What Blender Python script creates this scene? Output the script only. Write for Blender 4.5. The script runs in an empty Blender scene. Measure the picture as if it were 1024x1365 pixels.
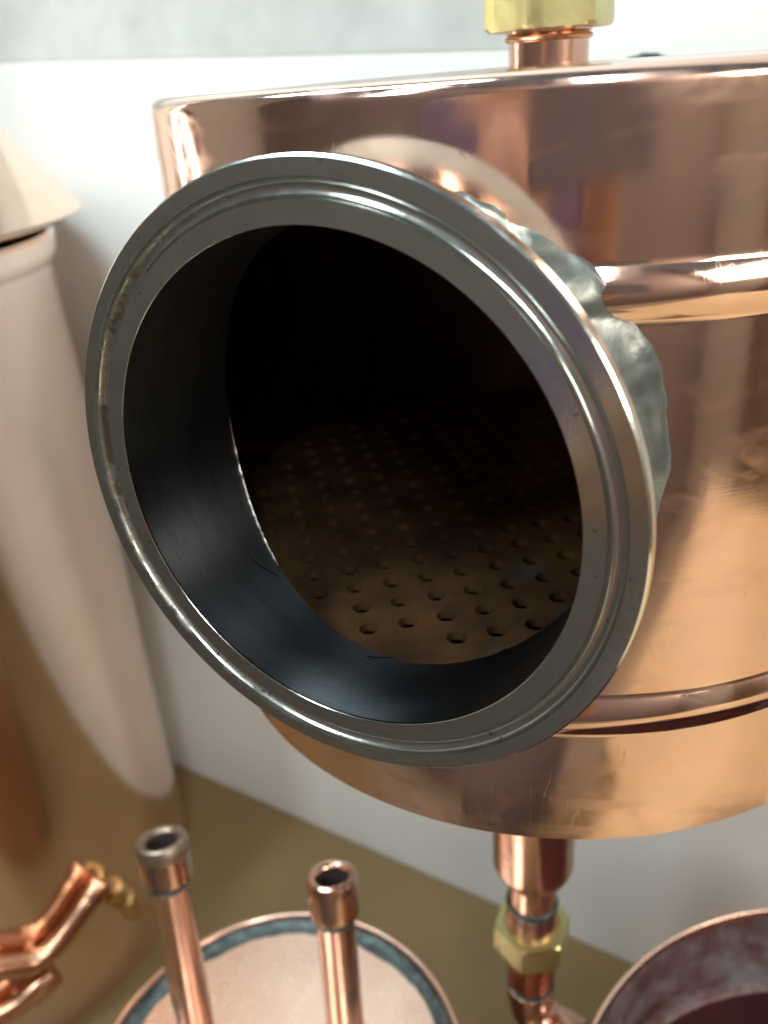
import bpy, bmesh, math, random
from mathutils import Vector, Matrix, noise
S = 0.001                                     # everything below is measured in millimetres
PI = math.pi
random.seed(7)
scene = bpy.context.scene
COL = scene.collection

# ------------------------------------------------------------------ camera
F_PX, PITCH, ROLL, YAW = 1139.67, 0.4620, -0.0718, -0.2014
CAM = Vector((0, -251.42, -0.59))
cp, sp = math.cos(PITCH), math.sin(PITCH)
fw = Vector((math.sin(YAW)*cp, math.cos(YAW)*cp, -sp))
r0 = Vector((math.cos(YAW), -math.sin(YAW), 0)); u0 = r0.cross(fw)
rt = r0*math.cos(ROLL)+u0*math.sin(ROLL); up = -r0*math.sin(ROLL)+u0*math.cos(ROLL)
cd = bpy.data.cameras.new('camera'); cam = bpy.data.objects.new('camera', cd); COL.objects.link(cam)
m = Matrix((rt, up, -fw)).transposed().to_4x4(); m.translation = CAM*S
cam.matrix_world = m
cd.sensor_fit = 'VERTICAL'; cd.sensor_height = 36; cd.lens = F_PX/1365*36
cd.clip_start = 0.01; cd.clip_end = 50
cd.dof.use_dof = True; cd.dof.focus_distance = 0.168; cd.dof.aperture_fstop = cd.lens/2.0
scene.camera = cam

# frame of the room: E along the back wall, N out of the wall towards the viewer
E = Vector((0.93235, -0.36155, 0)); N = Vector((-0.36155, -0.93235, 0))
WALL = -147.0; TABLE_Z = -520.0; FRONT = 400.0; FLOOR_Z = -1400.0
def room(e, n, z): return E*e + N*n + Vector((0, 0, z))

# ------------------------------------------------------------------ world and lamps
w = bpy.data.worlds.new('World'); scene.world = w; w.use_nodes = True
bg = w.node_tree.nodes['Background']; bg.inputs[0].default_value = (0.68, 0.86, 0.95, 1); bg.inputs[1].default_value = 0.19
def area(name, loc, target, sx, sy, power, col):
    l = bpy.data.lights.new(name, 'AREA'); l.shape = 'RECTANGLE'; l.size = sx*S; l.size_y = sy*S
    l.energy = power; l.color = col
    o = bpy.data.objects.new(name, l); COL.objects.link(o)
    o.location = loc*S
    d = (target-loc).normalized(); o.rotation_euler = d.to_track_quat('-Z', 'Y').to_euler()
    return o
area('wall_lamp', room(-330, 170, 560), room(-330, WALL, 0), 560, 80, 4.2, (0.76, 0.94, 1.0))
area('ceiling_lamp', room(-450, 1150, 1000), room(-200, 0, -300), 220, 1100, 15, (0.88, 0.97, 1.0))
area('ceiling_lamp', room(750, 1100, 1000), room(200, 0, -300), 220, 1100, 15, (0.90, 0.97, 1.0))
area('fill_light', room(2300, 700, 750), room(0, 500, -700), 900, 800, 28, (1.0, 0.93, 0.82))  # unseen fill lamp added to light the pale boards at the right
scene.view_settings.view_transform = 'Standard'; scene.view_settings.look = 'None'
scene.view_settings.exposure = 0.18; scene.view_settings.gamma = 1.0
scene.cycles.use_denoising = True
scene.cycles.sample_clamp_indirect = 6.0
scene.cycles.max_bounces = 10; scene.cycles.glossy_bounces = 6; scene.cycles.diffuse_bounces = 4

# ------------------------------------------------------------------ materials
class NT:
    def __init__(s, name):
        s.m = bpy.data.materials.new(name); s.m.use_nodes = True
        s.t = s.m.node_tree; s.b = s.t.nodes['Principled BSDF']
        s.tc = s.t.nodes.new('ShaderNodeTexCoord')
    def n(s, typ, **kw):
        x = s.t.nodes.new('ShaderNode'+typ)
        for k, v in kw.items(): setattr(x, k, v)
        return x
    def l(s, a, b): s.t.links.new(a, b)
    def noise(s, scale, detail=4, stretch=(1, 1, 1), rot=(0, 0, 0), rough=0.55, dist=0.0):
        mp = s.n('Mapping'); mp.inputs['Scale'].default_value = stretch; mp.inputs['Rotation'].default_value = rot
        s.l(s.tc.outputs['Object'], mp.inputs[0])
        x = s.n('TexNoise'); x.inputs['Scale'].default_value = scale; x.inputs['Detail'].default_value = detail
        x.inputs['Roughness'].default_value = rough; x.inputs['Distortion'].default_value = dist
        s.l(mp.outputs[0], x.inputs['Vector']); return x.outputs[0]
    def ramp(s, src, stops):
        r = s.n('ValToRGB'); el = r.color_ramp.elements
        while len(el) < len(stops): el.new(0.5)
        for e_, (p, c) in zip(el, stops):
            e_.position = p; e_.color = (c, c, c, 1) if isinstance(c, (int, float)) else (*c, 1)
        s.l(src, r.inputs[0]); return r.outputs[0]
    def mix(s, fac, a, b, mode='MIX'):
        x = s.n('MixRGB', blend_type=mode)
        for i, v in ((0, fac), (1, a), (2, b)):
            if hasattr(v, 'links'): s.l(v, x.inputs[i])
            else: x.inputs[i].default_value = v if isinstance(v, (int, float)) else (*v, 1)
        return x.outputs[0]
    def math(s, op, a, b=0.0):
        x = s.n('Math', operation=op)
        for i, v in ((0, a), (1, b)):
            if hasattr(v, 'links'): s.l(v, x.inputs[i])
            else: x.inputs[i].default_value = v
        return x.outputs[0]
    def bump(s, h, strength, dist, prev=None):
        x = s.n('Bump'); x.inputs['Strength'].default_value = strength; x.inputs['Distance'].default_value = dist
        s.l(h, x.inputs['Height'])
        if prev: s.l(prev, x.inputs['Normal'])
        return x.outputs[0]
    def set(s, **kw):
        for k, v in kw.items():
            i = s.b.inputs[{'col': 'Base Color', 'met': 'Metallic', 'rough': 'Roughness', 'nrm': 'Normal', 'aniso': 'Anisotropic', 'spec': 'Specular IOR Level', 'coat': 'Coat Weight'}[k]]
            if hasattr(v, 'links'): s.l(v, i)
            else: i.default_value = v if isinstance(v, (int, float)) else (*v, 1)
        return s.m

def copper(name, a, b, r_lo, r_hi, wav=0.12, scratches=0.0, hair=0.015, tint=None):
    t = NT(name)
    cloud = t.noise(28, 5, (1, 1, 1), dist=0.4)
    col = t.mix(t.ramp(cloud, [(0.35, 0.0), (0.68, 1.0)]), a, b)
    fine = t.noise(160, 5, (1, 1, 1))
    rough = t.ramp(t.mix(0.5, cloud, fine), [(0.35, r_lo), (0.65, r_hi)])
    if tint:
        tn = t.noise(55, 6, (1, 1, 1.3), (0.4, 0.2, 0.9), dist=0.8)
        col = t.mix(t.ramp(tn, [(0.42, 0.0), (0.66, 0.5)]), col, tint)
        smear = t.ramp(t.noise(38, 6, (1, 1, 2.5), (0.9, 0.3, 0.1), dist=1.2), [(0.50, 0.0), (0.70, 1.0)])
        rough = t.mix(t.math('MULTIPLY', smear, 0.8), rough, (0.30, 0.30, 0.30))
    broad = t.noise(9, 2, (1, 1, 0.6))
    nrm = t.bump(broad, wav, 0.02)
    grain = t.noise(60, 3, (1, 1, 45))
    nrm = t.bump(grain, hair, 0.0006, nrm)
    if scratches:
        acc = None
        for k, (rot, sc) in enumerate((((0.8, 0.5, 0.2), 15), ((-0.9, 0.4, 0.7), 22), ((0.3, 1.2, -0.3), 18))):
            v = t.noise(sc*1.6, 1, (8, 8, 0.9), rot, 0.5)
            band = t.ramp(v, [(0.494, 0.0), (0.5, 1.0), (0.506, 0.0)])
            gate = t.ramp(t.noise(24+6*k, 2), [(0.60, 0.0), (0.70, 0.8)])
            v = t.math('MULTIPLY', band, gate)
            acc = v if acc is None else t.math('MAXIMUM', acc, v)
        rough = t.mix(t.math('MULTIPLY', acc, scratches), rough, (0.42, 0.42, 0.42))
    return t.set(col=col, met=1.0, rough=rough, nrm=nrm)

M = {}
M['copper_shell'] = copper('copper_shell', (0.83, 0.57, 0.46), (0.71, 0.46, 0.36), 0.06, 0.16, 0.05, 0.75, 0.006, (0.70, 0.49, 0.45))
M['copper_pipe'] = copper('copper_pipe', (0.68, 0.44, 0.34), (0.52, 0.32, 0.24), 0.14, 0.28, 0.05)
M['copper_warm'] = copper('copper_warm', (0.74, 0.42, 0.27), (0.58, 0.31, 0.19), 0.16, 0.28, 0.05)
M['copper_red'] = copper('copper_red', (0.62, 0.25, 0.17), (0.52, 0.20, 0.13), 0.22, 0.36, 0.05)
M['copper_pale'] = copper('copper_pale', (0.93, 0.72, 0.59), (0.90, 0.67, 0.54), 0.12, 0.17, 0.04, 0.0, 0.0)
M['copper_lid'] = copper('copper_lid', (0.93, 0.67, 0.54), (0.88, 0.61, 0.48), 0.22, 0.34, 0.05)
M['copper_inside'] = copper('copper_inside', (0.24, 0.13, 0.08), (0.12, 0.07, 0.05), 0.4, 0.6, 0.05)  # tarnish, darkened further to put the unlit interior's shade into the colour

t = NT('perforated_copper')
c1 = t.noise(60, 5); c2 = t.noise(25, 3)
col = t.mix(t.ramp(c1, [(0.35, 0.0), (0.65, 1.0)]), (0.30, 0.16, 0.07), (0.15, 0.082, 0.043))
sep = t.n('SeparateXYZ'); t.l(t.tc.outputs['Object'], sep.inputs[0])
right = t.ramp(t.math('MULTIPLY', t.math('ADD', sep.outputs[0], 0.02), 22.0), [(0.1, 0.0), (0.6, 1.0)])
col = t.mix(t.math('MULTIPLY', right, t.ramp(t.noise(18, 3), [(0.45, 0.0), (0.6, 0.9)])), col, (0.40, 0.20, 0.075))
col = t.mix(t.math('MULTIPLY', right, t.ramp(c2, [(0.54, 0.0), (0.64, 0.9)])), col, (0.22, 0.36, 0.40))  # bluish glints on the right side painted into the colour
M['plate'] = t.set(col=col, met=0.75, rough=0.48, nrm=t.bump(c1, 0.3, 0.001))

def steel(name, base, dark, r_lo, r_hi, stain=0.0):
    t = NT(name)
    ring = t.noise(90, 3, (1, 1, 1)); fine = t.noise(500, 4)
    col = t.mix(t.ramp(ring, [(0.35, 0.0), (0.7, 1.0)]), base, dark)
    rough = t.ramp(t.mix(0.5, ring, fine), [(0.35, r_lo), (0.65, r_hi)])
    met = 1.0
    if stain:
        # brown deposit that collects in the gasket groove, more on one side
        sep = t.n('SeparateXYZ'); t.l(t.tc.outputs['Object'], sep.inputs[0])
        rad = t.math('SQRT', t.math('ADD', t.math('MULTIPLY', sep.outputs[0], sep.outputs[0]), t.math('MULTIPLY', sep.outputs[1], sep.outputs[1])))
        g = t.ramp(t.math('MULTIPLY', t.math('ABSOLUTE', t.math('SUBTRACT', rad, 0.0548)), 300.0), [(0.25, 1.0), (0.75, 0.0)])
        side = t.ramp(t.math('ADD', t.math('MULTIPLY', sep.outputs[0], 12.0), 0.0), [(0.10, 0.12), (0.55, 1.0)])
        blot = t.ramp(t.noise(150, 5), [(0.40, 0.0), (0.58, 1.0)])
        k = t.math('MULTIPLY', t.math('MULTIPLY', g, blot), t.math('MULTIPLY', side, stain))
        col = t.mix(k, col, (0.10, 0.06, 0.025)); rough = t.mix(k, rough, (0.7, 0.7, 0.7))
        specks = t.ramp(t.noise(420, 2), [(0.70, 0.0), (0.74, 1.0)])
        col = t.mix(t.math('MULTIPLY', specks, 0.6), col, (0.08, 0.05, 0.03))
    nrm = t.bump(fine, 0.06, 0.0004)
    nrm = t.bump(t.noise(30, 2), 0.04, 0.004, nrm)
    return t.set(col=col, met=met, rough=rough, nrm=nrm)
M['steel'] = steel('stainless_steel', (0.68, 0.715, 0.67), (0.57, 0.60, 0.56), 0.10, 0.20, 0.9)
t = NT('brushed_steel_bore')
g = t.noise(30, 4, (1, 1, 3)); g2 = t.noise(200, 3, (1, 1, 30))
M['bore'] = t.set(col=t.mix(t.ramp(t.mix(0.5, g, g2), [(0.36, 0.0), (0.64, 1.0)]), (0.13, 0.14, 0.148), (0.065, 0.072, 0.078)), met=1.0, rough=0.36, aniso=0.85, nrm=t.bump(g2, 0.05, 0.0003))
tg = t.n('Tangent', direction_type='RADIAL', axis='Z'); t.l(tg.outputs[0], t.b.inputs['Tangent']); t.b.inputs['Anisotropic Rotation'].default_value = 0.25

t = NT('grey_solder')
c1 = t.noise(120, 4); c2 = t.noise(55, 3)
col = t.mix(t.ramp(c1, [(0.35, 0.0), (0.68, 1.0)]), (0.22, 0.235, 0.215), (0.11, 0.12, 0.112))
col = t.mix(t.ramp(c2, [(0.58, 0.0), (0.70, 1.0)]), col, (0.42, 0.42, 0.33))
M['solder'] = t.set(col=col, met=0.75, rough=t.ramp(c1, [(0.3, 0.24), (0.7, 0.42)]), nrm=t.bump(t.noise(170, 3), 0.16, 0.0012))
t = NT('dark_solder')
c1 = t.noise(140, 4)
M['dark_solder'] = t.set(col=t.mix(t.ramp(c1, [(0.4, 0.0), (0.65, 1.0)]), (0.035, 0.046, 0.047), (0.10, 0.12, 0.115)), met=0.5, rough=0.42, nrm=t.bump(c1, 0.3, 0.001))
t = NT('bright_solder')
M['bright_solder'] = t.set(col=(0.62, 0.60, 0.56), met=1.0, rough=0.25, nrm=t.bump(t.noise(200, 3), 0.2, 0.001))
t = NT('dull_tin')
M['tin'] = t.set(col=t.mix(t.noise(120, 4), (0.40, 0.29, 0.22), (0.22, 0.17, 0.14)), met=0.9, rough=0.38)
t = NT('brass')
c1 = t.noise(90, 4)
M['brass'] = t.set(col=t.mix(c1, (0.60, 0.575, 0.29), (0.46, 0.44, 0.20)), met=0.95, rough=t.ramp(c1, [(0.3, 0.3), (0.7, 0.45)]), nrm=t.bump(t.noise(400, 3), 0.1, 0.0006))
t = NT('warm_brass')
M['warm_brass'] = t.set(col=t.mix(t.noise(90, 4), (0.72, 0.50, 0.22), (0.58, 0.36, 0.15)), met=0.9, rough=0.32)
t = NT('brown_table')
c1 = t.noise(7, 6); c2 = t.noise(60, 5, (1, 6, 1), (0, 0, 0.37))
M['table'] = t.set(col=t.mix(c1, t.mix(c2, (0.205, 0.136, 0.054), (0.155, 0.102, 0.042)), (0.238, 0.162, 0.066)), rough=0.5, nrm=t.bump(c2, 0.08, 0.002))
t = NT('white_wall')
c1 = t.noise(5, 5)
M['wall'] = t.set(col=t.mix(c1, (0.77, 0.785, 0.76), (0.70, 0.715, 0.69)), rough=0.6, nrm=t.bump(t.noise(90, 4), 0.06, 0.002))
t = NT('grey_rail')
c1 = t.noise(30, 5)
M['rail'] = t.set(col=t.mix(t.ramp(c1, [(0.35, 0.0), (0.7, 1.0)]), (0.46, 0.485, 0.465), (0.57, 0.59, 0.57)), met=0.0, rough=0.5, nrm=t.bump(c1, 0.1, 0.002))
t = NT('beige_floor')
M['floor'] = t.set(col=t.mix(t.noise(3, 5), (0.46, 0.39, 0.29), (0.38, 0.32, 0.235)), rough=0.5)
t = NT('taupe_wall')
M['far_wall'] = t.set(col=t.mix(t.noise(2, 3), (0.27, 0.23, 0.22), (0.21, 0.175, 0.175)), rough=0.8)
t = NT('patina_copper')
c1 = t.noise(34, 8, dist=0.15, rough=0.65); c2 = t.noise(10, 6, dist=0.1)
k = t.ramp(t.mix(0.45, c1, c2), [(0.42, 0.0), (0.64, 1.0)])
col = t.mix(k, (0.13, 0.045, 0.04), (0.28, 0.30, 0.31))
M['patina'] = t.set(col=col, met=t.math('SUBTRACT', 0.7, t.math('MULTIPLY', k, 0.6)), rough=0.5, nrm=t.bump(k, 0.2, 0.001))
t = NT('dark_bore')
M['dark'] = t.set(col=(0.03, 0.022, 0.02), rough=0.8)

t = NT('black_ink')
M['ink'] = t.set(col=(0.004, 0.004, 0.005), rough=0.9, spec=0.05)

# ------------------------------------------------------------------ mesh helpers
def link(name, bm, mat, parent=None, smooth=True, angle=38, loc=None, mats=None):
    me = bpy.data.meshes.new(name)
    bmesh.ops.recalc_face_normals(bm, faces=bm.faces)
    bm.to_mesh(me); bm.free()
    for mm_ in (mats or [mat]): me.materials.append(mm_)
    if smooth:
        me.polygons.foreach_set('use_smooth', [True]*len(me.polygons))
        me.set_sharp_from_angle(angle=math.radians(angle))
    o = bpy.data.objects.new(name, me); COL.objects.link(o)
    if parent: o.parent = parent
    if loc is not None: o.location = loc*S
    return o
def thing(name, label, cat, loc, group=None):
    o = bpy.data.objects.new(name, None); COL.objects.link(o); o.empty_display_size = 0.02
    o.location = loc*S; o['label'] = label; o['category'] = cat
    if group: o['group'] = group
    return o
def frame(axis):
    a = Vector(axis).normalized()
    x = a.cross(Vector((0, 0, 1)))
    if x.length < 1e-4: x = Vector((1, 0, 0))
    x.normalize(); y = a.cross(x)
    return x, y, a
def lathe(prof, seg=96, o=Vector((0, 0, 0)), axis=(0, 0, 1), closed=True, bm=None, mi=0):
    """revolve (radius, height) points in mm about an axis through o"""
    bm = bm or bmesh.new(); x, y, a = frame(axis); o = Vector(o)
    rings = []
    for r, h in prof:
        if r < 1e-6: rings.append([bm.verts.new((o+a*h)*S)])
        else: rings.append([bm.verts.new((o+a*h+(x*math.cos(2*PI*i/seg)+y*math.sin(2*PI*i/seg))*r)*S) for i in range(seg)])
    pairs = list(zip(rings, rings[1:]))
    if closed: pairs.append((rings[-1], rings[0]))
    for A, B in pairs:
        if len(A) == 1 and len(B) == 1: continue
        for i in range(seg):
            j = (i+1) % seg
            if len(A) == 1: f = bm.faces.new((A[0], B[i], B[j]))
            elif len(B) == 1: f = bm.faces.new((A[i], B[0], A[j]))
            else: f = bm.faces.new((A[i], B[i], B[j], A[j]))
            f.material_index = mi
    return bm
def arc(cx, cy, r, a0, a1, n=8):
    return [(cx+r*math.cos(math.radians(a0+(a1-a0)*i/n)), cy+r*math.sin(math.radians(a0+(a1-a0)*i/n))) for i in range(n+1)]
def sweep(pts, radii, seg=28, bm=None, caps=True):
    bm = bm or bmesh.new(); pts = [Vector(p) for p in pts]; rings = []
    n0 = None
    for i, p in enumerate(pts):
        d = (pts[min(i+1, len(pts)-1)]-pts[max(i-1, 0)]).normalized()
        if n0 is None: n0 = d.cross(Vector((0.31, 0.2, 0.93))).normalized()
        n0 = (n0-d*n0.dot(d)).normalized(); b0 = d.cross(n0)
        rings.append([bm.verts.new((p+(n0*math.cos(2*PI*k/seg)+b0*math.sin(2*PI*k/seg))*radii[i])*S) for k in range(seg)])
    for A, B in zip(rings, rings[1:]):
        for k in range(seg): bm.faces.new((A[k], B[k], B[(k+1) % seg], A[(k+1) % seg]))
    if caps: bm.faces.new(rings[0]); bm.faces.new(rings[-1])
    return bm
def hexnut(rc, z0, z1, phi, hole, ch=0.9):
    """hexagonal nut: rc corner radius, chamfered, with a round bore"""
    bm = bmesh.new(); seg = 72
    def hexr(a):
        q = (a-phi+PI/6) % (PI/3)-PI/6
        return 1/ math.cos(PI/6-abs(q)) * math.cos(PI/6)      # 1 at a corner, .866 at a flat
    rings = []
    for z, f in ((z0, 0), (z0, 1), (z0+ch, 2), (z1-ch, 2), (z1, 1), (z1, 0)):
        ring = []
        for i in range(seg):
            a = 2*PI*i/seg+phi
            r = hole if f == 0 else min(rc*hexr(a), rc*0.93) if f == 1 else rc*hexr(a)
            ring.append(bm.verts.new(Vector((r*math.sin(a), -r*math.cos(a), z))*S))
        rings.append(ring)
    for A, B in zip(rings, rings[1:]+rings[:1]):
        for i in range(seg): bm.faces.new((A[i], B[i], B[(i+1) % seg], A[(i+1) % seg]))
    return bm
def box(lo, hi, bm=None, fr=None, bev=0.0):
    bm2 = bmesh.new(); bmesh.ops.create_cube(bm2, size=1)
    lo = Vector(lo); hi = Vector(hi)
    for v in bm2.verts: v.co = Vector([(lo[i]+hi[i])/2+v.co[i]*(hi[i]-lo[i]) for i in range(3)])
    if bev: bmesh.ops.bevel(bm2, geom=bm2.edges[:], offset=bev, segments=3, affect='EDGES')
    for v in bm2.verts: v.co = (room(*v.co) if fr else v.co)*S
    return bm2
def structure(name, bm, mat, smooth=False):
    o = link(name, bm, mat, None, smooth); o['kind'] = 'structure'; return o

# ------------------------------------------------------------------ setting
structure('wall', box((-2500, WALL-60, FLOOR_Z), (2500, WALL, 1500), fr=True), M['wall'])
structure('floor', box((-4000, WALL-60, FLOOR_Z-40), (4000, 4000, FLOOR_Z), fr=True), M['floor'])
structure('far_wall', box((-1899, 1330, FLOOR_Z), (2599, 1390, 1500), fr=True), M['far_wall'])
tb = structure('table', box((-1500, WALL+0.5, TABLE_Z-35), (965, FRONT, TABLE_Z), fr=True, bev=2), M['table'], True)

bm = bmesh.new(); sec = [(0, 0)]+[(8-8*math.cos(math.radians(a)), 50*math.sin(math.radians(a))) for a in range(15, 91, 15)]+[(8, 70), (0, 70)]
ends = [[bm.verts.new(room(e_, WALL+y_+0.3, z_+zz)*S) for y_, z_ in sec] for e_, zz in ((-900, 52), (-62, 9.0))]
for k in range(len(sec)): bm.faces.new((ends[0][k], ends[1][k], ends[1][(k+1) % len(sec)], ends[0][(k+1) % len(sec)]))
bm.faces.new(ends[0]); bm.faces.new(ends[1])
t = NT('pale_wood'); M['board'] = t.set(col=t.mix(t.noise(8, 5, (1, 9, 1)), (0.74, 0.57, 0.32), (0.64, 0.48, 0.26)), rough=0.5)
structure('reflected_board', box((10, 172, TABLE_Z+0.5), (345, 325, TABLE_Z+18), fr=True, bev=2), M['board'], True)  # unseen pale board added so the left column mirrors a light tone
structure('reflected_board', box((347, -140, TABLE_Z+0.5), (958, 398, TABLE_Z+18), fr=True, bev=2), M['board'], True)  # unseen pale board added to give the drum its golden reflection
t = NT('dark_brown_panel'); M['panel'] = t.set(col=t.mix(t.noise(4, 4, (8, 8, 1)), (0.26, 0.17, 0.11), (0.20, 0.13, 0.085)), rough=0.6)
structure('reflected_panel', box((2560, -140, FLOOR_Z), (2599, 560, 700), fr=True), M['panel'])  # unseen brown panel added for the darker tone in the drum's reflection
t = NT('pale_wall'); M['side'] = t.set(col=t.mix(t.noise(2, 4), (0.62, 0.58, 0.51), (0.54, 0.50, 0.44)), rough=0.7)
structure('reflected_post', box((2500, 590, FLOOR_Z), (2559, 650, 1200), fr=True), M['panel'])  # unseen dark post added for a thin stripe in the drum's reflection
structure('side_wall', box((2600, WALL, FLOOR_Z), (2660, 1390, 1500), fr=True), M['side'])
structure('side_wall', box((-1960, WALL, FLOOR_Z), (-1900, 1390, 1500), fr=True), M['side'])
rail = link('wall_rail', bm, M['rail'])
rail['label'] = 'grey horizontal rail along the white wall above the copper drum'; rail['category'] = 'rail'

# ------------------------------------------------------------------ the still drum
R = 101.08; ZB = -163.5
drum = thing('copper_still_drum', 'large polished copper drum with open steel port, brass nuts above and below', 'still drum', Vector((0, 0, ZB)))
DO = Vector((0, 0, ZB))                        # meshes of the drum are built in drum-axis mm, then shifted
def dlink(name, bm, mat, parent=drum, **k):
    o = link(name, bm, mat, parent, **k)
    if parent is drum: o.location = -DO*S
    return o
# ferrule axis
AZ, TILT, L, ZC, ROUT, RIN = 0.3326, 0.0229, 120.63, -71.27, 59.5, 48.76
fa = Vector((-math.sin(AZ)*math.cos(TILT), -math.cos(AZ)*math.cos(TILT), math.sin(TILT)))
fs = fa.cross(Vector((0, 0, 1))).normalized(); fu = fs.cross(fa)
fo = Vector((0, 0, ZC)); ROT = 50.9

def bead(zc, h=5.0, d=1.6):
    return [(R+d*(1-abs(k/10)**1.7), zc-h*k/10) for k in range(-10, 11)]
prof = [(R-3.0, 0.0)]+[(R-3.0+3.0*math.sin(a), -3.0+3.0*math.cos(a)) for a in [math.radians(x) for x in range(9, 91, 9)]]
def run(z0, z1, st=1.25):
    n = max(1, int(abs(z1-z0)/st)); return [(R, z0+(z1-z0)*k/n) for k in range(1, n)]
prof += run(-3.0, -30.4)+bead(-35.1)+run(-39.8, -121.9)+bead(-126.6)+run(-131.3, ZB)+[(R, ZB)]
outer = prof
inner = [(r-1.2, z) for r, z in outer[1:]][::-1]
bm = lathe(outer+inner, 560)
kill = []
for f in bm.faces:
    ok = True
    for v in f.verts:
        p = v.co/S-fo
        if p.dot(fa) < 0 or math.hypot(p.dot(fs), p.dot(fu)) > 50.2: ok = False; break
    if ok: kill.append(f)
bmesh.ops.delete(bm, geom=kill, context='FACES')
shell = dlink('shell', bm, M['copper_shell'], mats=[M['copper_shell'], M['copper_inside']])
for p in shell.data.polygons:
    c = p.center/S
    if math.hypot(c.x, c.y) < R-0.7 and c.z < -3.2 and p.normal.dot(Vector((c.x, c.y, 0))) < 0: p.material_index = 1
dlink('lid', lathe([(R-3.05, -0.05), (R-5, -0.6), (R-8, -0.2), (60, 0.9), (0, 1.8), (0, -1.2), (R-3.05, -1.6)], 180, closed=False), M['copper_shell'])
dlink('base_plate', lathe([(0, ZB+4), (R-1.3, ZB+4), (R-1.3, ZB+2.8), (0, ZB+2.8)], 128, closed=False), M['copper_shell'])

# ferrule
pf = [(RIN, -0.5), (RIN+0.03, -0.1), (RIN+0.12, 0.0)]+[(52.7, 0.0)]
pf += [(54.45+1.75*math.cos(math.radians(a)), -1.75*math.sin(math.radians(a))*0.95-0.02) for a in range(168, 11, -12)]
pf += [(56.2, 0.0)]+[(ROUT-0.35, 0.0), (ROUT, -0.35), (ROUT, -2.7), (ROUT-0.3, -3.0), (53.2, -5.0)]
pf += [(51.9, -5.6), (ROT, -6.8)]
bm = lathe(pf, 256, closed=False)
# tube down to the saddle where it meets the drum
seg = 256
x, y, a = frame((0, 0, 1))
def saddle(r, i, rr):
    u = r*math.cos(2*PI*i/seg)
    return math.sqrt(rr*rr-u*u)
def ring(r, tf): return [bm.verts.new(Vector((r*math.cos(2*PI*i/seg), r*math.sin(2*PI*i/seg), tf(i)))*S) for i in range(seg)]
jag = [noise.noise(Vector((i*0.09, 3.1, 0)))*0.6+noise.noise(Vector((i*0.4, 7.7, 0)))*0.25 for i in range(seg)]
A1 = ring(ROT, lambda i: -6.8); A2 = ring(ROT, lambda i: saddle(ROT, i, R-2)-L)
B2 = ring(RIN, lambda i: saddle(RIN, i, R-2)-L+jag[i]); B1 = ring(RIN, lambda i: -0.5)
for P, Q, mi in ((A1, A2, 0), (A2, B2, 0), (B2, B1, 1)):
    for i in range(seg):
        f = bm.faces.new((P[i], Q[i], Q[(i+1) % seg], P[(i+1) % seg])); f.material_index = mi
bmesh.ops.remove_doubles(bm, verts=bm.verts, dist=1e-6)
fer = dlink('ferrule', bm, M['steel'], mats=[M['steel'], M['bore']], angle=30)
mf = Matrix((fs, fu, fa)).transposed().to_4x4()
mf.translation = (fo+fa*L-DO)*S
# lathe frame() for the z axis is x=(1,0,0), y=(0,1,0)
fer.matrix_local = mf

# solder round the port, lumpy and scalloped at its edge
bm = bmesh.new(); SEG, NS = 260, 15; rings = []
for i in range(SEG):
    ph = 2*PI*i/SEG; q = Vector((math.cos(ph)*2.1, math.sin(ph)*2.1, 0))
    big = noise.noise(q*1.3+Vector((4, 1, 2))); sc = abs(noise.noise(q*2.6+Vector((1, 5, 3)))); small = noise.noise(q*7+Vector((9, 2, 1)))
    wd = 1.5+4.2*max(0, math.cos(ph-math.radians(124)))**1.3+0.8*big+1.7*(0.3-sc)+0.5*noise.noise(q*4.3)+0.6*small
    hh = 4.2+1.4*noise.noise(q*1.7+Vector((7, 7, 2)))+1.2*small
    rg = []
    for k in range(NS):
        s_ = k/(NS-1)
        rad = ROT-0.6+(wd+0.6)*s_
        u_, v_ = rad*math.cos(ph), rad*math.sin(ph)
        zz_ = ZC+v_; rr_ = R+max(0, *[1.6*(1-min(1, abs(zz_-zb_)/5.4)**2) for zb_ in (-35.1, -126.6)])
        tt = math.sqrt(max(rr_*rr_-u_*u_, 1))
        lump = noise.noise(Vector((u_*0.11, v_*0.11, k*0.16)))*0.6+noise.noise(Vector((u_*0.3, v_*0.3, 5)))*0.22
        edge = min(1.0, (1-s_)*5)
        lift = hh*(1-s_)**1.7+0.6*math.sqrt(max(0, edge))+lump*edge*(0.3+s_)
        lift = -0.5 if k == NS-1 else max(lift, 0.25)
        p = fo+fs*u_+fu*v_+fa*(tt+lift)
        rg.append(bm.verts.new(p*S))
    rings.append(rg)
for i in range(SEG):
    P, Q = rings[i], rings[(i+1) % SEG]
    for k in range(NS-1): bm.faces.new((P[k], P[k+1], Q[k+1], Q[k]))
dlink('solder_joint', bm, M['solder'], angle=80)

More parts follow.
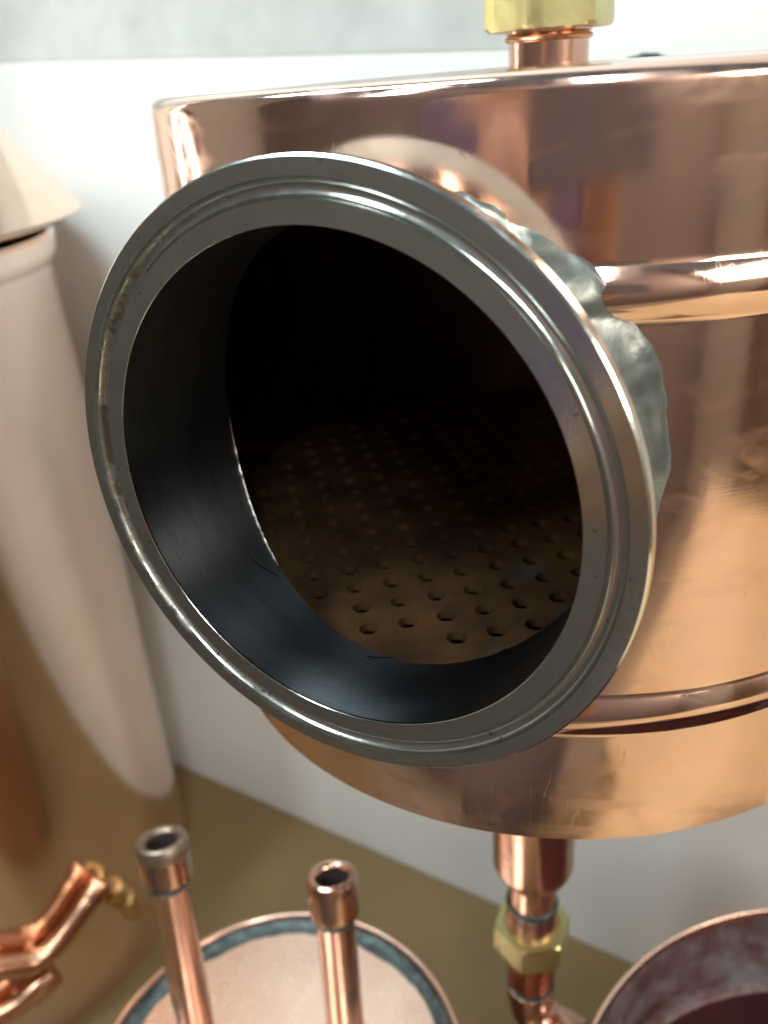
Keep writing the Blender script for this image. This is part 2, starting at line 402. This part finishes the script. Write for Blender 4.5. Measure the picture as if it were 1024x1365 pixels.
# uneven bright weld where the bore meets the drum, and two pen strokes on the bore
mfw = Matrix((fs, fu, fa)).transposed().to_4x4(); mfw.translation = (fo+fa*L)*S
def bore_line(name, pts, rads, mat, seg_=10):
    bm = sweep(pts, rads, seg_); bm.transform(mfw); return dlink(name, bm, mat)
wp, wr = [], []
for k in range(70):
    ph = -0.02-0.78*k/69; u_ = (RIN-0.1)*math.cos(ph)
    wp.append(Vector((u_, (RIN-0.1)*math.sin(ph), math.sqrt((R-2)**2-u_*u_)-L+0.2)))
    wr.append(max(0.06, 0.55*math.sin(PI*k/69)**0.7*(0.75+0.9*noise.noise(Vector((k*0.22, 0, 3))))))
bore_line('weld_bead', wp, wr, M['bright_solder'])
for a0, a1, d0, d1 in ((-0.69, -0.85, -21.8, -24.7), (-1.46, -1.58, -19.6, -21.6)):
    pp = [Vector(((RIN-0.05)*math.cos(a0+(a1-a0)*k/12), (RIN-0.05)*math.sin(a0+(a1-a0)*k/12), d0+(d1-d0)*k/12+0.25*math.sin(k*0.5))) for k in range(13)]
    bore_line('pen_mark', pp, [0.16]*13, M['ink'], 6)

# perforated plate inside
bm = bmesh.new(); pitch = 9.7; hr = 2.45; rp = R-1.6; zp = -118.0; th = math.radians(21)
ex = Vector((math.cos(th), math.sin(th), 0)); ey = Vector((-math.sin(th), math.cos(th), 0)); org = Vector((-22.1, -76.1, 0))
NH = 16
for i in range(-24, 25):
    for j in range(-24, 25):
        c = org+ex*i*pitch+ey*j*pitch
        if c.length > rp+2: continue
        hole = c.length < rp-7
        sq = []; ci = []; cl = []; cb = []
        for k in range(NH):
            a = 2*PI*(k+0.5)/NH-PI/4-PI/NH
            dx, dy = math.cos(a), math.sin(a); mm_ = max(abs(dx), abs(dy))
            sq.append(bm.verts.new((c+ex*dx/mm_*pitch/2+ey*dy/mm_*pitch/2+Vector((0, 0, zp)))*S))
            if hole:
                rr = hr*(1+0.06*noise.noise(c*0.3)); off = (ex*dx+ey*dy)*rr
                cb.append(bm.verts.new((c+off*1.12+Vector((0, 0, zp)))*S))
                ci.append(bm.verts.new((c+off+Vector((0, 0, zp+0.04)))*S))
                cl.append(bm.verts.new((c+off*0.97+Vector((0, 0, zp-2.2)))*S))
        if hole:
            for k in range(NH):
                l = (k+1) % NH
                bm.faces.new((sq[k], sq[l], cb[l], cb[k])); bm.faces.new((cb[k], cb[l], ci[l], ci[k])); bm.faces.new((ci[k], ci[l], cl[l], cl[k]))
        else: bm.faces.new(sq)
bmesh.ops.remove_doubles(bm, verts=bm.verts, dist=1e-6)
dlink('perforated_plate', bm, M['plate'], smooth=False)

# fittings above the drum
PR = 10.1
dlink('top_pipe', lathe([(PR-1, 1.0), (PR, 1.0), (PR, 6.6), (PR+0.7, 7.0), (PR+1.0, 7.5), (PR+0.7, 8.0), (PR+0.2, 8.3), (PR+0.8, 8.7), (PR+0.8, 9.6), (PR-1, 9.6)], 64), M['copper_pipe'])
dlink('top_nut', hexnut(16.4, 9.3, 25.0, math.radians(-19), 9.0), M['brass'], angle=20)
bm = bmesh.new(); bmesh.ops.create_icosphere(bm, subdivisions=3, radius=1)
for v in bm.verts:
    v.co = Vector((v.co.x*6.5, v.co.y*4, v.co.z*1.9))*(1+0.3*noise.noise(v.co*2))*S+Vector((33, 91, 1.6))*S
dlink('solder_lump', bm, M['dark_solder'])

# fittings below the drum, on the axis
dlink('bottom_reducer', lathe([(9.0, -200), (9.0, ZB), (16.2, ZB), (16.2, -284.5)]+[(16.2-0.4, -286.5), (14.8, -289.0), (11.6, -292.6), (10.2, -294.5), (9.9, -297), (9.9, -308), (9.0, -308)], 64), M['copper_pipe'])
dlink('solder_ring', lathe([(9.8, -307.2), (10.7, -308), (10.9, -309.3), (10.4, -310.6), (9.6, -310.6)], 48), M['dark_solder'])
dlink('solder_ring', lathe([(9.6, -310.4), (10.3, -310.8), (10.4, -311.4), (9.6, -312.0)], 48), M['bright_solder'])
dlink('union_sleeve', lathe([(8, -311.5), (10.0, -311.8), (10.5, -313), (10.8, -319), (11.7, -321.5), (11.7, -324), (8, -324)], 56), M['copper_pipe'])
dlink('bottom_nut', hexnut(16.4, -336.0, -322.2, math.radians(-14), 11.6), M['brass'], angle=20)
dlink('union_tail', lathe([(7, -330), (11.4, -330), (11.2, -344), (10.5, -352), (10.2, -359), (7, -359)], 56), M['copper_red'])
dlink('solder_ring', lathe([(9, -358.4), (10.5, -358.8), (10.7, -360), (10.2, -361.4), (9, -361.4)], 48), M['dark_solder'])
dlink('solder_ring', lathe([(9, -361.2), (10.3, -361.6), (10.3, -362.2), (9, -362.6)], 48), M['bright_solder'])
hd = Vector((0.86, -0.51, 0)).normalized()
pts = [Vector((0, 0, -362)), Vector((0, 0, -368)), Vector((0, 0, -373))]; rad = [10.4, 10.6, 10.2]
for k in range(1, 10):
    a = PI/2*k/9; rr = 11
    pts.append(Vector((0, 0, -373-rr*math.sin(a)))+hd*rr*(1-math.cos(a))); rad.append(10.0)
e0 = pts[-1]
pts += [e0+hd*3, e0+hd*3.4, e0+hd*13]; rad += [10.4, 10.7, 10.7]
dlink('elbow', sweep(pts, rad, 40), M['copper_pipe'], angle=50)
BC = Vector((131.3, -77.5, -345)); BR = 118.2
dlink('side_pipe', sweep([e0+hd*10, e0+hd*38], [9.2, 9.2], 36), M['copper_pipe'])
q0 = e0+hd*24
dlink('solder_ring', sweep([q0+hd*k for k in (-2.5, -1, 1, 5, 9)], [9.3, 10.6, 11, 11.6, 12.5], 36), M['dark_solder'])

# ------------------------------------------------------------------ open copper can, right
can = thing('open_copper_can', 'open copper can with chalky grey patina inside, at the end of the side pipe', 'can', Vector((BC.x, BC.y, TABLE_Z)))
CO = Vector((0, 0, TABLE_Z))
h0 = BC.z-TABLE_Z
def clink(name, bm, mat, **k): return link(name, bm, mat, can, **k)
clink('wall', lathe([(BR, 0), (BR, h0-1.0)]+arc(BR-0.9, h0-0.9, 0.9, 0, 180, 8)+[(BR-1.8, h0-2), (BR-1.8, 0)], 220), M['copper_lid'])
clink('inner_wall', lathe([(BR-1.9, h0-4)]+[(BR-1.9-0.15*k, h0-4-3*k) for k in range(1, 15)]+[(BR-7, h0-50)], 220, closed=False), M['patina'])
M['maroon'] = copper('maroon_copper', (0.085, 0.028, 0.026), (0.055, 0.02, 0.02), 0.45, 0.6, 0.05)
clink('bottom_plate', lathe([(BR-7.1, h0-50), (BR-14, h0-52), (0, h0-52), (0, h0-54), (BR-7, h0-54)], 160, closed=False), M['maroon'])

# ------------------------------------------------------------------ soldered pot with two tubes, lower left
LC = Vector((-107.3, -45.1, -380)); LR = 83.3; h1 = LC.z-TABLE_Z
pot = thing('copper_pot', 'round copper pot with soldered lid and two upright open tubes', 'pot', Vector((LC.x, LC.y, TABLE_Z)))
def plink(name, bm, mat, parent=pot, **k): return link(name, bm, mat, parent, **k)
plink('pot_wall', lathe([(LR, 0), (LR, h1-1.6)]+arc(LR-1.6, h1-1.6, 1.6, 0, 180, 8)+[(LR-3.2, h1-6), (LR-3.2, 0)], 200), M['copper_pipe'])
bm = bmesh.new(); rings = []
for i in range(200):
    a = 2*PI*i/200; q = Vector((math.cos(a)*4, math.sin(a)*4, 0))
    wv = 1.8*noise.noise(q)+0.9*noise.noise(q*3)
    rings.append([bm.verts.new(Vector((r_*math.cos(a), r_*math.sin(a), z_))*S) for r_, z_ in ((LR-2.9, h1-2.6), (LR-4.4, h1-4.0), (LR-7.5, h1-4.6), (LR-9.6+wv, h1-4.9), (LR-10.4+wv, h1-6.0))])
for i in range(200):
    for k in range(4): bm.faces.new((rings[i][k], rings[i][k+1], rings[(i+1) % 200][k+1], rings[(i+1) % 200][k]))
plink('solder_ring', bm, M['dark_solder'])
plink('lid', lathe([(LR-3.3, h1-5.4), (LR-12, h1-5.3), (30, h1-4.8), (0, h1-4.6), (0, h1-7), (LR-3.3, h1-7)], 200, closed=False), M['copper_lid'])
PO = Vector((LC.x, LC.y, TABLE_Z))
def tube(top, bot, tin):
    d = (Vector(top)-Vector(bot)); H = d.length; b0 = Vector(bot)-PO
    pr = [(6.4, 0), (7.95, 0), (7.95, H-19), (8.2, H-18.4)]
    pr += [(10.2, H-17.4), (10.4, H-15), (10.3, H-6), (10.5, H-2.6), (9.9, H-0.7), (9.0, H-0.1), (7.6, H-0.3), (6.7, H-1.2), (6.4, H-3)]
    o = plink('tube', lathe(pr, 56, b0, d), M['copper_pipe'])
    a = d.normalized()
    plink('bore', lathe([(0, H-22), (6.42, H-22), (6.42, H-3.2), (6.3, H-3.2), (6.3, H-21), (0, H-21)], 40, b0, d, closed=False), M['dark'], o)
    if tin: plink('tinned_lip', lathe([(10.35, H-6.5), (10.75, H-4.5), (10.75, H-2.4), (10.1, H-0.4), (9.0, H+0.25), (7.5, H+0.05), (6.35, H-1.2), (6.35, H-3.4), (9, H-2)], 56, b0, d), M['tin'], o)
    plink('solder_ring', lathe([(8.0, H-21.5), (8.9, H-20.5), (9.6, H-18.2), (9.6, H-17.2), (8, H-17.2)], 48, b0, d), M['dark_solder'], o)
    plink('solder_ring', lathe([(7.9, 6.0), (9.2, 4.9), (11.5, 4.0), (7.9, 3.2)], 48, b0+a*0, d), M['dark_solder'], o)
tube((-147.8, -23.3, -266.3), (-138, -50, -386), True)
tube((-79.9, -18.1, -283.4), (-75.5, -42, -386), False)

# ------------------------------------------------------------------ pale hatted column at the left
VR = 135.0
VC = Vector((-386.7, 135.4, 0))
col_ = thing('hatted_copper_column', 'wide pale satin copper column with a conical hat, beside the white wall', 'column', Vector((VC.x, VC.y, TABLE_Z)))
H2 = -TABLE_Z
link('column_body', lathe([(VR-2, 0), (VR, 0), (VR, H2-74), (VR+0.4, H2-73), (VR+2.4, H2-70), (VR+2.6, H2-66), (VR+2.8, H2-60), (VR+1, H2-58), (VR-2, H2-58)], 240), M['copper_pale'], col_)
link('hat', lathe([(VR-1.8, H2-56), (152, H2-50.5), (154.5, H2-49.4), (155.3, H2-48.2), (154.3, H2-46.6), (122, H2-7), (16, H2+124), (16, H2+190), (13, H2+190), (13, H2+120), (148, H2-47)], 240), M['copper_pale'], col_)
# pipework strapped to the side of the column
def tl(name, pts, rad, mat, seg_=24):
    o = link(name, sweep(pts, rad, seg_), mat, col_, angle=50); o.location = -Vector((VC.x, VC.y, TABLE_Z))*S; return o
def smooth_path(P, n=6):
    P = [Vector(p) for p in P]; out = []
    for a in range(len(P)-1):
        p0, p1, p2, p3 = P[max(a-1, 0)], P[a], P[a+1], P[min(a+2, len(P)-1)]
        for q in range(n):
            u = q/n
            out.append(0.5*((2*p1)+(p2-p0)*u+(2*p0-5*p1+4*p2-p3)*u*u+(3*p1-p0-3*p2+p3)*u**3))
    return out+[P[-1]]
pp = smooth_path([(-320, 8, -429), (-307, 16, -433), (-299, 23, -437), (-287, 33, -444), (-278, 42, -443), (-270, 53, -436), (-263, 63, -428), (-258.5, 71.5, -423)])
tl('side_pipe', pp, [6.3]*len(pp), M['copper_warm'])
tl('pipe_socket', pp[10:21], [7.6]*11, M['copper_warm'])
tl('pipe_end_cap', [(-262, 66, -427), (-258.5, 71.5, -423), (-257.4, 74, -421.3), (-257, 75, -420.6)], [7.4, 8.0, 7.6, 5], M['copper_warm'])
tl('valve', [(-258, 73, -424), (-255.3, 77.5, -431), (-255.1, 77.8, -431.6), (-253.5, 80, -437), (-253.4, 80.4, -438), (-252.7, 82.5, -445), (-252.5, 83, -446), (-251.3, 86, -460), (-251, 86.5, -461), (-250.3, 88, -466)], [4.5, 4.5, 7.5, 7.5, 4.2, 4.2, 6.6, 6.4, 4.5, 4.3], M['warm_brass'], 12)
tl('pipe_bracket', [(-295, 50, -440), (-287, 33, -444)], [3.5, 3.5], M['copper_warm'], 12)
p2_ = smooth_path([(-328, 3, -478), (-313, 13, -475), (-299, 23, -472), (-288, 32, -466), (-281, 40, -462)])
tl('lower_pipe', p2_, [6.6]*len(p2_), M['copper_warm'])
tl('pipe_socket', p2_[-9:]+[Vector((-280.4, 40.6, -461.6))], [8.2]*9+[6.5], M['copper_warm'])
tl('pipe_bracket', [(-305, 42, -474), (-299, 23, -472)], [3.5, 3.5], M['copper_warm'], 12)

# ------------------------------------------------------------------ the person taking the picture (seen only in the copper)
t = NT('mauve_shirt'); M['shirt'] = t.set(col=t.mix(t.noise(30, 4), (0.20, 0.145, 0.22), (0.15, 0.11, 0.17)), rough=0.85)
t = NT('grey_trousers'); M['trousers'] = t.set(col=t.mix(t.noise(40, 4), (0.25, 0.23, 0.235), (0.20, 0.18, 0.185)), rough=0.9)
t = NT('skin'); M['skin'] = t.set(col=(0.52, 0.31, 0.22), rough=0.55)
t = NT('brown_hair'); M['hair'] = t.set(col=(0.12, 0.085, 0.075), rough=0.7)
pe, pn = 150, 640
def skinned(name, verts, edges, mat, parent, root=0):
    me = bpy.data.meshes.new(name); me.from_pydata([room(*v[:3])*S for v in verts], edges, []); me.materials.append(mat)
    o = bpy.data.objects.new(name, me); COL.objects.link(o)
    o.modifiers.new('skin', 'SKIN'); sk = me.skin_vertices[0].data
    for v, x in zip(sk, verts): v.radius = (x[3]*S, x[3]*S)
    sk[root].use_root = True
    sb = o.modifiers.new('smooth', 'SUBSURF'); sb.levels = 1; sb.render_levels = 2
    o.parent = parent; o.location = -parent.location
    return o
person = thing('person', 'person in a mauve shirt standing at the table holding the camera', 'person', room(pe, pn, FLOOR_Z))
# pelvis, waist, chest, neck, head, shoulders, elbows, wrists, hips, knees, ankles, toes
V = [(pe, pn, -530, 130), (pe, pn, -330, 125), (pe, pn, -120, 140), (pe, pn-15, 55, 55), (pe, pn-35, 130, 78), (pe, pn-40, 215, 88)]
Ed = [(0, 1), (1, 2), (2, 3), (3, 4), (4, 5)]
for sx in (-1, 1):
    k = len(V)
    V += [(pe+sx*175, pn, -30, 60), (pe+sx*215, pn-60, -270, 46), (pe+sx*85, pn-270, -60, 32), (pe+sx*62, pn-320, -25, 26)]
    Ed += [(2, k), (k, k+1), (k+1, k+2), (k+2, k+3)]
    k = len(V)
    V += [(pe+sx*95, pn, -600, 88), (pe+sx*110, pn-10, -960, 60), (pe+sx*115, pn+25, -1330, 42), (pe+sx*125, pn-110, -1368, 34)]
    Ed += [(0, k), (k, k+1), (k+1, k+2), (k+2, k+3)]
skinned('body', V, Ed, M['skin'], person)
sv = [(x, y, z, r+9) for x, y, z, r in V]
def sub(ids):
    ix = {g: n_ for n_, g in enumerate(ids)}
    return [sv[g] for g in ids], [(ix[a], ix[b]) for a, b in Ed if a in ix and b in ix]
skinned('shirt', *sub([0, 1, 2, 6, 7, 14, 15]), M['shirt'], person)
skinned('trousers', *sub([0, 10, 11, 12, 18, 19, 20]), M['trousers'], person)
skinned('hair', [(pe, pn-10, 250, 86), (pe, pn+25, 170, 72)], [(0, 1)], M['hair'], person)
t = NT('grey_phone'); M['phone'] = t.set(col=(0.16, 0.14, 0.15), rough=0.4)
ph_ = link('phone', box((pe-72, 244, -38), (pe+72, 252, 38), fr=True, bev=2.5), M['phone'])
ph_['label'] = 'dark phone held up by the person in front of the drum'; ph_['category'] = 'phone'
